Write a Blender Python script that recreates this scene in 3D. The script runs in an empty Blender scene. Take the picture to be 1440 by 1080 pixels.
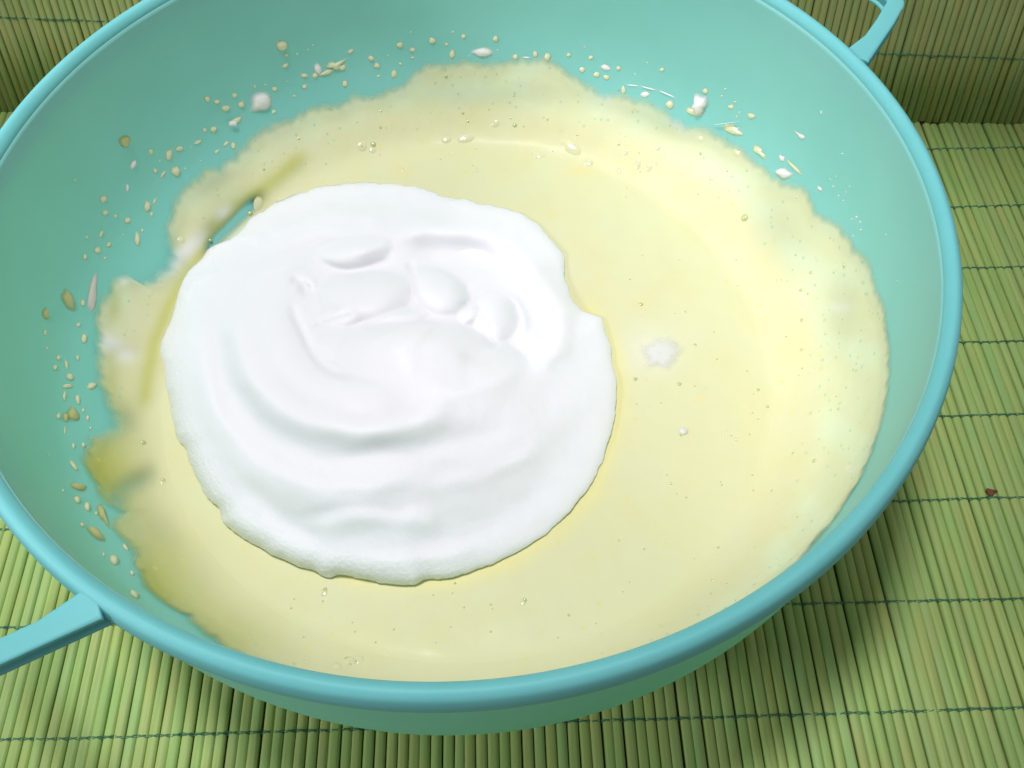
import bpy, math
import numpy as np
from mathutils import Matrix, Vector

# ------------------------------------------------------------------ camera
sc = bpy.context.scene
COL = sc.collection
FPX = 1275.826                      # focal length in pixels of the 1440 px wide photograph
ROT = np.array([[0.9995617, 0.0274592, -0.0110656],
                [-0.0291334, 0.8458951, -0.5325531],
                [-0.0052632, 0.532642, 0.8463243]])
CAM = np.array([0.01237, -0.183078, 0.30722])
cd = bpy.data.cameras.new("camera")
cam = bpy.data.objects.new("camera", cd)
COL.objects.link(cam)
m4 = Matrix.Identity(4)
for i in range(3):
    for j in range(3):
        m4[i][j] = float(ROT[i, j])
    m4[i][3] = float(CAM[i])
cam.matrix_world = m4
cd.sensor_width = 36.0
cd.lens = FPX / 1440 * 36
cd.clip_start = 0.005
cd.clip_end = 20
sc.camera = cam

# ------------------------------------------------------------------ light
sc.view_settings.view_transform = 'Standard'
sc.view_settings.look = 'None'
sc.view_settings.exposure = 0.1
sc.view_settings.gamma = 1.0
w = bpy.data.worlds.new("World")
sc.world = w
w.use_nodes = True
w.node_tree.nodes['Background'].inputs[0].default_value = (1.0, 0.96, 0.93, 1)
w.node_tree.nodes['Background'].inputs[1].default_value = 0.26


def lamp(name, kind, az, el, dist, size, power, color, target=(0.0, 0.0, 0.05), cone=None, blend=0.6):
    ld = bpy.data.lights.new(name, kind)
    if kind == 'SPOT':
        ld.shadow_soft_size = size
        ld.spot_size = math.radians(cone)
        ld.spot_blend = blend
    else:
        ld.shape = 'DISK'
        ld.size = size
    ld.energy = power
    ld.color = color
    o = bpy.data.objects.new(name, ld)
    COL.objects.link(o)
    a, e = math.radians(az), math.radians(el)
    t = Vector(target)
    o.location = t + dist * Vector((math.cos(a) * math.cos(e), math.sin(a) * math.cos(e), math.sin(e)))
    o.rotation_euler = (t - o.location).to_track_quat('-Z', 'Y').to_euler()
    return o


# a shaded lamp hanging over the table and a low reading lamp shining in from the left
lamp("pendant_lamp", 'SPOT', 200, 83, 1.15, 0.10, 41.0, (1.0, 0.965, 1.0), (-0.02, 0.075, 0.03), 30.0, 0.42)
lamp("reading_lamp", 'SPOT', 199, 27, 1.1, 0.15, 34.0, (1.0, 0.965, 1.0), (-0.05, 0.01, 0.045), 21.5, 0.8)

# ------------------------------------------------------------------ helpers
rng = np.random.default_rng(7)


def pro(P):
    q = (np.atleast_2d(P) - CAM) @ ROT
    return np.stack([720 + FPX * q[:, 0] / -q[:, 2], 540 - FPX * q[:, 1] / -q[:, 2]], 1)


def rays(px):
    px = np.atleast_2d(np.asarray(px, float))
    return np.stack([(px[:, 0] - 720) / FPX, -(px[:, 1] - 540) / FPX, -np.ones(len(px))], 1) @ ROT.T


def at(px, z):
    """points of the picture plane carried to height z"""
    d = rays(px)
    t = (np.asarray(z) - CAM[2]) / d[:, 2]
    return CAM + d * t[:, None]


def perlin(x, y, seed=0):
    r = np.random.default_rng(seed)
    g = r.uniform(0, 2 * np.pi, (256, 256))
    gx, gy = np.cos(g), np.sin(g)
    xi, yi = np.floor(x).astype(int), np.floor(y).astype(int)
    xf, yf = x - xi, y - yi
    u, v = xf ** 3 * (xf * (xf * 6 - 15) + 10), yf ** 3 * (yf * (yf * 6 - 15) + 10)

    def dot(i, j):
        a, b = (xi + i) % 256, (yi + j) % 256
        return gx[a, b] * (xf - i) + gy[a, b] * (yf - j)
    n0 = dot(0, 0) * (1 - u) + dot(1, 0) * u
    n1 = dot(0, 1) * (1 - u) + dot(1, 1) * u
    return (n0 * (1 - v) + n1 * v) * 1.5


def smooth(a, b, x):
    t = np.clip((x - a) / (b - a), 0, 1)
    return t * t * (3 - 2 * t)


def mesh_obj(name, verts, faces, mat, parent=None, shade=True):
    me = bpy.data.meshes.new(name)
    verts = np.asarray(verts, np.float32)
    me.vertices.add(len(verts))
    me.vertices.foreach_set('co', verts.ravel())
    if isinstance(faces, np.ndarray):
        k = faces.shape[1]
        n = len(faces)
        me.loops.add(n * k)
        me.loops.foreach_set('vertex_index', faces.astype(np.int32).ravel())
        me.polygons.add(n)
        me.polygons.foreach_set('loop_start', np.arange(0, n * k, k, dtype=np.int32))
        me.polygons.foreach_set('loop_total', np.full(n, k, np.int32))
    else:
        ls = np.array([len(f) for f in faces], np.int32)
        me.loops.add(int(ls.sum()))
        me.loops.foreach_set('vertex_index', np.concatenate([np.asarray(f, np.int32) for f in faces]))
        me.polygons.add(len(ls))
        me.polygons.foreach_set('loop_start', np.concatenate([[0], np.cumsum(ls)[:-1]]).astype(np.int32))
        me.polygons.foreach_set('loop_total', ls)
    me.update(calc_edges=True)
    me.validate()
    if shade:
        me.polygons.foreach_set('use_smooth', np.ones(len(me.polygons), bool))
    me.materials.append(mat)
    o = bpy.data.objects.new(name, me)
    COL.objects.link(o)
    if parent is not None:
        o.parent = parent
    return o


def grid_faces(nu, nv, wrap_u=False):
    """verts index i*nv+j"""
    iu = np.arange(nu if wrap_u else nu - 1)
    jv = np.arange(nv - 1)
    I, J = np.meshgrid(iu, jv, indexing='ij')
    I2 = (I + 1) % nu
    return np.stack([I * nv + J, I2 * nv + J, I2 * nv + J + 1, I * nv + J + 1], -1).reshape(-1, 4)


def empty(name, label, cat, loc=(0, 0, 0), group=None):
    o = bpy.data.objects.new(name, None)
    o.empty_display_size = 0.02
    COL.objects.link(o)
    o.location = loc
    o['label'] = label
    o['category'] = cat
    if group:
        o['group'] = group
    return o


def tag(o, label, cat, group=None):
    o['label'] = label
    o['category'] = cat
    if group:
        o['group'] = group
    return o


# ------------------------------------------------------------------ materials
def new_mat(name):
    m = bpy.data.materials.new(name)
    m.use_nodes = True
    nt = m.node_tree
    b = nt.nodes['Principled BSDF']
    return m, nt, b


def ramp(nt, stops):
    r = nt.nodes.new('ShaderNodeValToRGB')
    while len(r.color_ramp.elements) < len(stops):
        r.color_ramp.elements.new(0.5)
    for e, (p, c) in zip(r.color_ramp.elements, stops):
        e.position = p
        e.color = (*c, 1)
    return r


def bump_noise(nt, b, scale, strength, dist, detail=3.0, vec=None):
    n = nt.nodes.new('ShaderNodeTexNoise')
    n.inputs['Scale'].default_value = scale
    n.inputs['Detail'].default_value = detail
    if vec is not None:
        nt.links.new(vec, n.inputs['Vector'])
    bu = nt.nodes.new('ShaderNodeBump')
    bu.inputs['Strength'].default_value = strength
    bu.inputs['Distance'].default_value = dist
    nt.links.new(n.outputs['Fac'], bu.inputs['Height'])
    nt.links.new(bu.outputs['Normal'], b.inputs['Normal'])
    return n, bu


MINT = (0.175, 0.60, 0.53)


def mat_plastic():
    m, nt, b = new_mat("mint_plastic")
    tc = nt.nodes.new('ShaderNodeTexCoord')
    n = nt.nodes.new('ShaderNodeTexNoise')
    n.inputs['Scale'].default_value = 30
    n.inputs['Detail'].default_value = 6
    nt.links.new(tc.outputs['Object'], n.inputs['Vector'])
    r = ramp(nt, [(0.3, (0.30, 0.735, 0.745)), (0.7, (0.33, 0.77, 0.78))])
    nt.links.new(n.outputs['Fac'], r.inputs['Fac'])
    nt.links.new(r.outputs['Color'], b.inputs['Base Color'])
    b.inputs['Roughness'].default_value = 0.42
    b.inputs['Specular IOR Level'].default_value = 0.4
    b.inputs['Subsurface Weight'].default_value = 0.08
    b.inputs['Subsurface Radius'].default_value = (0.3, 1.0, 0.9)
    b.inputs['Subsurface Scale'].default_value = 0.004
    bump_noise(nt, b, 900, 0.10, 0.0003, 2.0, tc.outputs['Object'])
    tr = nt.nodes.new('ShaderNodeBsdfTranslucent')
    tr.inputs['Color'].default_value = (0.25, 0.85, 0.24, 1)
    ms = nt.nodes.new('ShaderNodeMixShader')
    ms.inputs[0].default_value = 0.28
    nt.links.new(b.outputs[0], ms.inputs[1])
    nt.links.new(tr.outputs[0], ms.inputs[2])
    nt.links.new(ms.outputs[0], nt.nodes['Material Output'].inputs['Surface'])
    return m


def mat_rim():
    m, nt, b = new_mat("mint_plastic_rim")
    tc = nt.nodes.new('ShaderNodeTexCoord')
    n = nt.nodes.new('ShaderNodeTexNoise')
    n.inputs['Scale'].default_value = 45
    n.inputs['Detail'].default_value = 6
    nt.links.new(tc.outputs['Object'], n.inputs['Vector'])
    r = ramp(nt, [(0.3, (0.155, 0.53, 0.545)), (0.7, (0.175, 0.56, 0.575))])
    nt.links.new(n.outputs['Fac'], r.inputs['Fac'])
    # a few dark scuff specks
    v = nt.nodes.new('ShaderNodeTexVoronoi')
    v.inputs['Scale'].default_value = 70
    nt.links.new(tc.outputs['Object'], v.inputs['Vector'])
    lt = nt.nodes.new('ShaderNodeMath')
    lt.operation = 'LESS_THAN'
    lt.inputs[1].default_value = 0.028
    nt.links.new(v.outputs['Distance'], lt.inputs[0])
    mx = nt.nodes.new('ShaderNodeMix')
    mx.data_type = 'RGBA'
    nt.links.new(lt.outputs[0], mx.inputs['Factor'])
    nt.links.new(r.outputs['Color'], mx.inputs['A'])
    mx.inputs['B'].default_value = (0.06, 0.33, 0.36, 1)
    nt.links.new(mx.outputs['Result'], b.inputs['Base Color'])
    b.inputs['Roughness'].default_value = 0.5
    b.inputs['Specular IOR Level'].default_value = 0.28
    b.inputs['Subsurface Weight'].default_value = 0.2
    b.inputs['Subsurface Radius'].default_value = (0.3, 1.0, 0.9)
    b.inputs['Subsurface Scale'].default_value = 0.003
    bump_noise(nt, b, 500, 0.12, 0.0003, 3.0, tc.outputs['Object'])
    return m


def mat_slat(name, k):
    m, nt, b = new_mat(name)
    oi = nt.nodes.new('ShaderNodeObjectInfo')
    dyes = [(0.0, (0.30, 0.445, 0.155)), (0.3, (0.315, 0.46, 0.165)), (0.5, (0.33, 0.455, 0.165)),
            (0.7, (0.295, 0.455, 0.18)), (0.86, (0.34, 0.44, 0.165)), (1.0, (0.305, 0.45, 0.155))]
    r = ramp(nt, [(p, tuple(a * q for a, q in zip(c, k))) for p, c in dyes])
    nt.links.new(oi.outputs['Random'], r.inputs['Fac'])
    tc = nt.nodes.new('ShaderNodeTexCoord')
    mp = nt.nodes.new('ShaderNodeMapping')
    mp.inputs['Scale'].default_value = (900, 22, 300)
    nt.links.new(tc.outputs['Object'], mp.inputs['Vector'])
    ad = nt.nodes.new('ShaderNodeVectorMath')
    ad.operation = 'ADD'
    nt.links.new(mp.outputs['Vector'], ad.inputs[0])
    sc_ = nt.nodes.new('ShaderNodeVectorMath')
    sc_.operation = 'SCALE'
    sc_.inputs['Scale'].default_value = 50
    cmb = nt.nodes.new('ShaderNodeCombineXYZ')
    for k in range(3):
        nt.links.new(oi.outputs['Random'], cmb.inputs[k])
    nt.links.new(cmb.outputs[0], sc_.inputs[0])
    nt.links.new(sc_.outputs[0], ad.inputs[1])
    n = nt.nodes.new('ShaderNodeTexNoise')
    n.inputs['Scale'].default_value = 1.0
    n.inputs['Detail'].default_value = 4
    nt.links.new(ad.outputs[0], n.inputs['Vector'])
    # long patches of differing dye
    mp2 = nt.nodes.new('ShaderNodeVectorMath')
    mp2.operation = 'MULTIPLY'
    mp2.inputs[1].default_value = (60, 45, 60)
    nt.links.new(tc.outputs['Object'], mp2.inputs[0])
    ad2 = nt.nodes.new('ShaderNodeVectorMath')
    ad2.operation = 'ADD'
    nt.links.new(mp2.outputs[0], ad2.inputs[0])
    nt.links.new(sc_.outputs[0], ad2.inputs[1])
    n2 = nt.nodes.new('ShaderNodeTexNoise')
    n2.inputs['Scale'].default_value = 1.0
    n2.inputs['Detail'].default_value = 2
    nt.links.new(ad2.outputs[0], n2.inputs['Vector'])
    r2 = ramp(nt, [(0.35, (0.92, 1.0, 0.98)), (0.5, (1, 1, 1)), (0.68, (1.10, 0.98, 0.95))])
    nt.links.new(n2.outputs['Fac'], r2.inputs['Fac'])
    mx = nt.nodes.new('ShaderNodeMix')
    mx.data_type = 'RGBA'
    mx.blend_type = 'MULTIPLY'
    mx.inputs['Factor'].default_value = 1
    nt.links.new(r.outputs['Color'], mx.inputs['A'])
    nt.links.new(r2.outputs['Color'], mx.inputs['B'])
    r3 = ramp(nt, [(0.3, (0.86, 0.86, 0.84)), (0.7, (1.08, 1.08, 1.06))])
    nt.links.new(n.outputs['Fac'], r3.inputs['Fac'])
    mx2 = nt.nodes.new('ShaderNodeMix')
    mx2.data_type = 'RGBA'
    mx2.blend_type = 'MULTIPLY'
    mx2.inputs['Factor'].default_value = 1
    nt.links.new(mx.outputs['Result'], mx2.inputs['A'])
    nt.links.new(r3.outputs['Color'], mx2.inputs['B'])
    nt.links.new(mx2.outputs['Result'], b.inputs['Base Color'])
    b.inputs['Roughness'].default_value = 0.55
    b.inputs['Specular IOR Level'].default_value = 0.3
    bu = nt.nodes.new('ShaderNodeBump')
    bu.inputs['Strength'].default_value = 0.25
    bu.inputs['Distance'].default_value = 0.0002
    nt.links.new(n.outputs['Fac'], bu.inputs['Height'])
    nt.links.new(bu.outputs['Normal'], b.inputs['Normal'])
    return m


def soft_edge(m, name='cover'):
    """thin towards the outline, so what lies beneath shows through"""
    nt = m.node_tree
    b = nt.nodes['Principled BSDF']
    a = nt.nodes.new('ShaderNodeAttribute')
    a.attribute_name = name
    tp = nt.nodes.new('ShaderNodeBsdfTransparent')
    ms = nt.nodes.new('ShaderNodeMixShader')
    nt.links.new(a.outputs['Fac'], ms.inputs[0])
    nt.links.new(tp.outputs[0], ms.inputs[1])
    nt.links.new(b.outputs[0], ms.inputs[2])
    nt.links.new(ms.outputs[0], nt.nodes['Material Output'].inputs['Surface'])
    return m


def mat_simple(name, color, rough=0.5, spec=0.5, noise=None, coat=0.0):
    m, nt, b = new_mat(name)
    b.inputs['Base Color'].default_value = (*color, 1)
    b.inputs['Roughness'].default_value = rough
    b.inputs['Specular IOR Level'].default_value = spec
    b.inputs['Coat Weight'].default_value = coat
    b.inputs['Coat Roughness'].default_value = 0.08
    if noise:
        n, _ = bump_noise(nt, b, *noise)
        r = ramp(nt, [(0.3, tuple(c * 0.9 for c in color)), (0.7, tuple(min(1, c * 1.06) for c in color))])
        nt.links.new(n.outputs['Fac'], r.inputs['Fac'])
        nt.links.new(r.outputs['Color'], b.inputs['Base Color'])
    return m


def mat_batter():
    m, nt, b = new_mat("egg_batter")
    a = nt.nodes.new('ShaderNodeAttribute')
    a.attribute_name = 'pigment'
    tc = nt.nodes.new('ShaderNodeTexCoord')
    n = nt.nodes.new('ShaderNodeTexNoise')
    n.inputs['Scale'].default_value = 55
    n.inputs['Detail'].default_value = 5
    nt.links.new(tc.outputs['Object'], n.inputs['Vector'])
    r = ramp(nt, [(0.36, (1.0, 0.99, 0.95)), (0.52, (1, 1, 1)), (0.66, (0.995, 1.0, 1.03))])
    nt.links.new(n.outputs['Fac'], r.inputs['Fac'])
    mx = nt.nodes.new('ShaderNodeMix')
    mx.data_type = 'RGBA'
    mx.blend_type = 'MULTIPLY'
    mx.inputs['Factor'].default_value = 1
    nt.links.new(a.outputs['Color'], mx.inputs['A'])
    nt.links.new(r.outputs['Color'], mx.inputs['B'])
    # tiny egg-yolk flecks
    v = nt.nodes.new('ShaderNodeTexVoronoi')
    v.inputs['Scale'].default_value = 170
    nt.links.new(tc.outputs['Object'], v.inputs['Vector'])
    mr = nt.nodes.new('ShaderNodeMapRange')
    mr.inputs['From Min'].default_value = 0.10
    mr.inputs['From Max'].default_value = 0.18
    mr.inputs['To Min'].default_value = 0.45
    mr.inputs['To Max'].default_value = 0.0
    nt.links.new(v.outputs['Distance'], mr.inputs['Value'])
    sp = nt.nodes.new('ShaderNodeSeparateColor')
    nt.links.new(v.outputs['Color'], sp.inputs[0])
    gt = nt.nodes.new('ShaderNodeMath')
    gt.operation = 'GREATER_THAN'
    gt.inputs[1].default_value = 0.75
    nt.links.new(sp.outputs[0], gt.inputs[0])
    mu = nt.nodes.new('ShaderNodeMath')
    mu.operation = 'MULTIPLY'
    nt.links.new(mr.outputs[0], mu.inputs[0])
    nt.links.new(gt.outputs[0], mu.inputs[1])
    mx2 = nt.nodes.new('ShaderNodeMix')
    mx2.data_type = 'RGBA'
    nt.links.new(mu.outputs[0], mx2.inputs['Factor'])
    nt.links.new(mx.outputs['Result'], mx2.inputs['A'])
    mx2.inputs['B'].default_value = (0.72, 0.64, 0.20, 1)
    # pin holes of the thin film on the wall, the bowl's green showing
    af = nt.nodes.new('ShaderNodeAttribute')
    af.attribute_name = 'film'
    v2 = nt.nodes.new('ShaderNodeTexVoronoi')
    v2.inputs['Scale'].default_value = 420
    nt.links.new(tc.outputs['Object'], v2.inputs['Vector'])
    m2 = nt.nodes.new('ShaderNodeMapRange')
    m2.inputs['From Min'].default_value = 0.16
    m2.inputs['From Max'].default_value = 0.34
    m2.inputs['To Min'].default_value = 0.6
    m2.inputs['To Max'].default_value = 0.0
    nt.links.new(v2.outputs['Distance'], m2.inputs['Value'])
    s2 = nt.nodes.new('ShaderNodeSeparateColor')
    nt.links.new(v2.outputs['Color'], s2.inputs[0])
    g2 = nt.nodes.new('ShaderNodeMath')
    g2.operation = 'GREATER_THAN'
    g2.inputs[1].default_value = 0.82
    nt.links.new(s2.outputs[0], g2.inputs[0])
    p2 = nt.nodes.new('ShaderNodeMath')
    p2.operation = 'MULTIPLY'
    nt.links.new(m2.outputs[0], p2.inputs[0])
    nt.links.new(g2.outputs[0], p2.inputs[1])
    p3 = nt.nodes.new('ShaderNodeMath')
    p3.operation = 'MULTIPLY'
    nt.links.new(p2.outputs[0], p3.inputs[0])
    nt.links.new(af.outputs['Fac'], p3.inputs[1])
    mx3 = nt.nodes.new('ShaderNodeMix')
    mx3.data_type = 'RGBA'
    nt.links.new(p3.outputs[0], mx3.inputs['Factor'])
    nt.links.new(mx2.outputs['Result'], mx3.inputs['A'])
    mx3.inputs['B'].default_value = (0.38, 0.58, 0.38, 1)
    nt.links.new(mx3.outputs['Result'], b.inputs['Base Color'])
    b.inputs['Roughness'].default_value = 0.5
    b.inputs['Specular IOR Level'].default_value = 0.15
    b.inputs['Subsurface Weight'].default_value = 0.0
    b.inputs['Subsurface Radius'].default_value = (1.0, 0.85, 0.45)
    b.inputs['Subsurface Scale'].default_value = 0.003
    b.inputs['Coat Weight'].default_value = 0.05
    b.inputs['Coat Roughness'].default_value = 0.22
    bump_noise(nt, b, 420, 0.10, 0.0005, 4.0, tc.outputs['Object'])
    # where the smear is thin the bowl shows through it
    cvn = nt.nodes.new('ShaderNodeAttribute')
    cvn.attribute_name = 'cover'
    tp = nt.nodes.new('ShaderNodeBsdfTransparent')
    ms = nt.nodes.new('ShaderNodeMixShader')
    nt.links.new(cvn.outputs['Fac'], ms.inputs[0])
    nt.links.new(tp.outputs[0], ms.inputs[1])
    nt.links.new(b.outputs[0], ms.inputs[2])
    nt.links.new(ms.outputs[0], nt.nodes['Material Output'].inputs['Surface'])
    return m


def mat_meringue():
    m, nt, b = new_mat("whipped_egg_white")
    tc = nt.nodes.new('ShaderNodeTexCoord')
    b.inputs['Base Color'].default_value = (0.83, 0.82, 0.85, 1)
    b.inputs['Roughness'].default_value = 0.55
    b.inputs['Specular IOR Level'].default_value = 0.25
    b.inputs['Subsurface Weight'].default_value = 0.7
    b.inputs['Subsurface Radius'].default_value = (1.0, 1.0, 1.0)
    b.inputs['Subsurface Scale'].default_value = 0.004
    n = nt.nodes.new('ShaderNodeTexNoise')
    n.inputs['Scale'].default_value = 1100
    n.inputs['Detail'].default_value = 3
    nt.links.new(tc.outputs['Object'], n.inputs['Vector'])
    a = nt.nodes.new('ShaderNodeAttribute')
    a.attribute_name = 'froth'
    mr = nt.nodes.new('ShaderNodeMapRange')
    mr.inputs['To Min'].default_value = 0.12
    mr.inputs['To Max'].default_value = 0.9
    nt.links.new(a.outputs['Fac'], mr.inputs['Value'])
    bu = nt.nodes.new('ShaderNodeBump')
    bu.inputs['Distance'].default_value = 0.0006
    nt.links.new(mr.outputs[0], bu.inputs['Strength'])
    nt.links.new(n.outputs['Fac'], bu.inputs['Height'])
    nt.links.new(bu.outputs['Normal'], b.inputs['Normal'])
    return m


def mat_bubble():
    m, nt, b = new_mat("bubble_film")
    b.inputs['Base Color'].default_value = (0.52, 0.56, 0.26, 1)
    b.inputs['Roughness'].default_value = 0.06
    b.inputs['Coat Weight'].default_value = 1.0
    return m


M_BODY = mat_plastic()
M_RIM = mat_rim()
M_SLAT = mat_slat("green_bamboo", (1.07, 1.06, 0.95))
M_SLAT_OLIVE = mat_slat("olive_bamboo", (1.08, 0.90, 0.96))  # slats of the leaning mat, less green than the flat one
M_THREAD = mat_simple("green_thread", (0.04, 0.17, 0.09), 0.35, 0.6)
M_BATTER = mat_batter()
M_MER = mat_meringue()
M_DROP = mat_simple("yellow_drop", (0.72, 0.745, 0.49), 0.3, 0.5, (300, 0.1, 0.0005), 0.4)
M_TAN = mat_simple("tan_drop", (0.52, 0.51, 0.20), 0.3, 0.5, (300, 0.1, 0.0005), 0.4)
M_WHITE = mat_simple("white_foam_drop", (0.88, 0.87, 0.86), 0.35, 0.5, (500, 0.2, 0.0006), 0.3)
M_BUB = mat_bubble()
M_TABLE = mat_simple("table_wood", (0.20, 0.13, 0.07), 0.5, 0.4, (20, 0.1, 0.001))
M_WALL = mat_simple("plaster", (0.55, 0.54, 0.50), 0.9, 0.2, (40, 0.2, 0.002))
M_CRUMB = mat_simple("brown_crumb", (0.20, 0.075, 0.045), 0.7, 0.3, (600, 0.4, 0.0005))

M_DULL = mat_simple('dull_foam', (0.66, 0.63, 0.57), 0.5, 0.3)
M_SPLASH = mat_simple('white_splash', (0.86, 0.85, 0.84), 0.35, 0.5, (500, 0.2, 0.0006), 0.3)
for m_ in (M_DROP, M_TAN, M_DULL, M_SPLASH):
    soft_edge(m_)

# ------------------------------------------------------------------ table and wall behind
LEAN = math.radians(16.9)
ANG = math.radians(-3.0)
A0 = np.array([0.2215, 0.1538, 0.0])


def sheet(name, c, hx, hy, mat, normal='z'):
    x = np.linspace(-hx, hx, 9)
    y = np.linspace(-hy, hy, 9)
    X, Y = np.meshgrid(x, y, indexing='ij')
    P = np.stack([X.ravel(), Y.ravel(), 0 * X.ravel()], 1)
    if normal == 'y':
        P = P[:, [0, 2, 1]]
    o = mesh_obj(name, P + np.array(c), grid_faces(9, 9), mat)
    o['kind'] = 'structure'
    return o


sheet("tabletop", (0, 0, -0.0022), 0.55, 0.45, M_TABLE)
sheet("wall", (0, 0.3, 0.25), 0.55, 0.26, M_WALL, 'y')

# ------------------------------------------------------------------ bamboo mats
PITCH = 0.0036465


def slat_mesh(name, length, width, thick, seed, nl=7, mat=None):
    """flat strip with a domed top, running along +y from 0 to length"""
    r = np.random.default_rng(seed)
    prof = np.array([(-.5, -.9), (-.5, .0), (-.44, .50), (-.25, .80), (.14, .84), (.37, .58), (.48, .0), (.5, -.9)])
    prof = prof * np.array([width, thick])
    if seed % 2:
        prof[:, 0] *= -1
        prof = prof[::-1]
    k = len(prof)
    ys = np.linspace(0, length, nl)
    wob = r.normal(0, 0.00016, nl)
    wd = 1 + r.normal(0, 0.03, nl)
    zz = r.normal(0, 0.00010, nl)
    V = []
    for y, wo, d, z in zip(ys, wob, wd, zz):
        for (px, pz) in prof:
            V.append((px * d + wo, y, pz + z))
    F = []
    for i in range(nl - 1):
        for j in range(k - 1):
            a = i * k + j
            F.append((a, a + k, a + k + 1, a + 1))
    F.append(tuple(range(k)))
    F.append(tuple(range((nl - 1) * k + k - 1, (nl - 1) * k - 1, -1)))
    me = mesh_obj(name, V, F, mat or M_SLAT)
    data = me.data
    bpy.data.objects.remove(me)
    return data


def thread_mesh(x0, x1, pitch, phase, ztop, zdip, amp, rad, seed, ny=5):
    """two strands twisted round each slat in turn; returns verts, faces"""
    r = np.random.default_rng(seed)
    n = int((x1 - x0) / pitch * 8)
    x = np.linspace(x0, x1, n)
    u = (x - phase) / pitch                      # gap at integers
    over = np.abs(np.sin(np.pi * u)) ** 0.7
    drift = np.interp(x, np.linspace(x0, x1, 14), np.cumsum(r.normal(0, 0.00022, 14)))
    jit = np.interp(u, np.arange(math.floor(u[0]), math.ceil(u[-1]) + 2), r.normal(0, 0.00012, math.ceil(u[-1]) + 2 - math.floor(u[0])))
    V, F = [], []
    for s in (0, 1):
        y = drift + jit + amp * np.cos(np.pi * u + s * np.pi)
        z = zdip + (ztop - zdip) * over + (0.00018 if s else 0) * np.cos(2 * np.pi * u)
        rr = rad * (1.0 + 0.35 * (1 - over))
        base = len(V)
        for i in range(n):
            for k in range(ny):
                a = 2 * np.pi * k / ny
                V.append((x[i], y[i] + rr[i] * np.cos(a), z[i] + rr[i] * np.sin(a)))
        for i in range(n - 1):
            for k in range(ny):
                k2 = (k + 1) % ny
                F.append((base + i * ny + k, base + (i + 1) * ny + k, base + (i + 1) * ny + k2, base + i * ny + k2))
    return np.array(V), np.array(F)


# flat mat
mat_flat = empty("bamboo_mat", "green bamboo slat mat lying flat under the mint bowl", "place mat", (0, 0, 0), "green bamboo mats")
SL = [slat_mesh("slat", 0.42, 0.0034 + 0.0001 * (i % 3), 0.0011, 20 + i) for i in range(8)]
gap0 = -0.0171
k0 = int((-0.335 - gap0) / PITCH)
nsl = int(0.70 / PITCH)
for i in range(nsl):
    xc = gap0 + (k0 + i + 0.5) * PITCH
    yend = A0[1] + (xc - A0[0]) * math.tan(ANG) - 0.0004 + rng.normal(0, 0.0005)
    o = bpy.data.objects.new("slat", SL[rng.integers(0, 8)])
    COL.objects.link(o)
    o.parent = mat_flat
    o.location = (xc + rng.normal(0, 0.00007), yend - 0.42, 0.0 + rng.normal(0, 0.00012))
    o.rotation_euler = (0, rng.normal(0, 0.03), rng.normal(0, 0.0007))
for k in range(10):
    V, F = thread_mesh(-0.335, 0.362, PITCH, gap0, 0.00125, -0.0001, 0.00034, 0.00020, 100 + k)
    yk = 0.13374 - 0.036224 * k
    o = mesh_obj("thread", V, F, M_THREAD, mat_flat)
    o.location = (0, yk, 0)

# leaning mat
mat_lean = empty("bamboo_mat", "green bamboo slat mat leaning upright behind the mint bowl", "place mat", tuple(A0), "green bamboo mats")
mat_lean.rotation_euler = (math.pi / 2 - LEAN, 0, ANG)
WP = 0.00346
SW = [slat_mesh("slat", 0.24, 0.0032 + 0.0001 * (i % 3), 0.0011, 60 + i, 7, M_SLAT_OLIVE) for i in range(8)]
wk = int(-0.60 / WP)
for i in range(int(0.80 / WP)):
    xc = (wk + i + 0.5) * WP
    o = bpy.data.objects.new("slat", SW[rng.integers(0, 8)])
    COL.objects.link(o)
    o.parent = mat_lean
    o.location = (xc + rng.normal(0, 0.00007), rng.normal(0.0002, 0.0004), rng.normal(0, 0.00012))
    o.rotation_euler = (0, rng.normal(0, 0.03), rng.normal(0.0, 0.0012))
for k in range(6):
    V, F = thread_mesh(-0.60, 0.195, WP, 0, 0.00125, -0.0001, 0.00028, 0.00017, 200 + k)
    V[:, 1] += -0.03 * V[:, 0]
    o = mesh_obj("thread", V, F, M_THREAD, mat_lean)
    o.location = (0, 0.0335 + 0.038 * k, 0)

# ------------------------------------------------------------------ bowl
BZ = 0.0012
OUT = np.array([(.0770, .0), (.0800, .0030), (.0900, .0075), (.102, .015), (.112, .0228), (.119, .030), (.1258, .0395), (.131, .050),
                (.1345, .060), (.1364, .070), (.1372, .078), (.1375, .085), (.1378, .100), (.1376, .110), (.1375, .1165)])
OUT[:, 1] += BZ * (1 - OUT[:, 1] / .12)


def spline(P, n):
    P = np.asarray(P, float)
    d = np.r_[0, np.cumsum(np.linalg.norm(np.diff(P, axis=0), axis=1))]
    t = np.linspace(0, d[-1], n)
    # Catmull-Rom through non uniform knots (finite difference tangents)
    m = np.gradient(P, d, axis=0)
    i = np.clip(np.searchsorted(d, t, 'right') - 1, 0, len(P) - 2)
    h = (d[i + 1] - d[i])[:, None]
    s = ((t - d[i])[:, None]) / h
    return ((2 * s ** 3 - 3 * s ** 2 + 1) * P[i] + (s ** 3 - 2 * s ** 2 + s) * h * m[i]
            + (-2 * s ** 3 + 3 * s ** 2) * P[i + 1] + (s ** 3 - s ** 2) * h * m[i + 1])


OUTS = spline(OUT, 90)
tan_ = np.gradient(OUTS, axis=0)
nrm = np.stack([-tan_[:, 1], tan_[:, 0]], 1)
nrm /= np.linalg.norm(nrm, axis=1)[:, None]
INS = OUTS + nrm * 0.0025                      # inner wall
INS = INS[INS[:, 1] > 0.0042]


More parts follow.
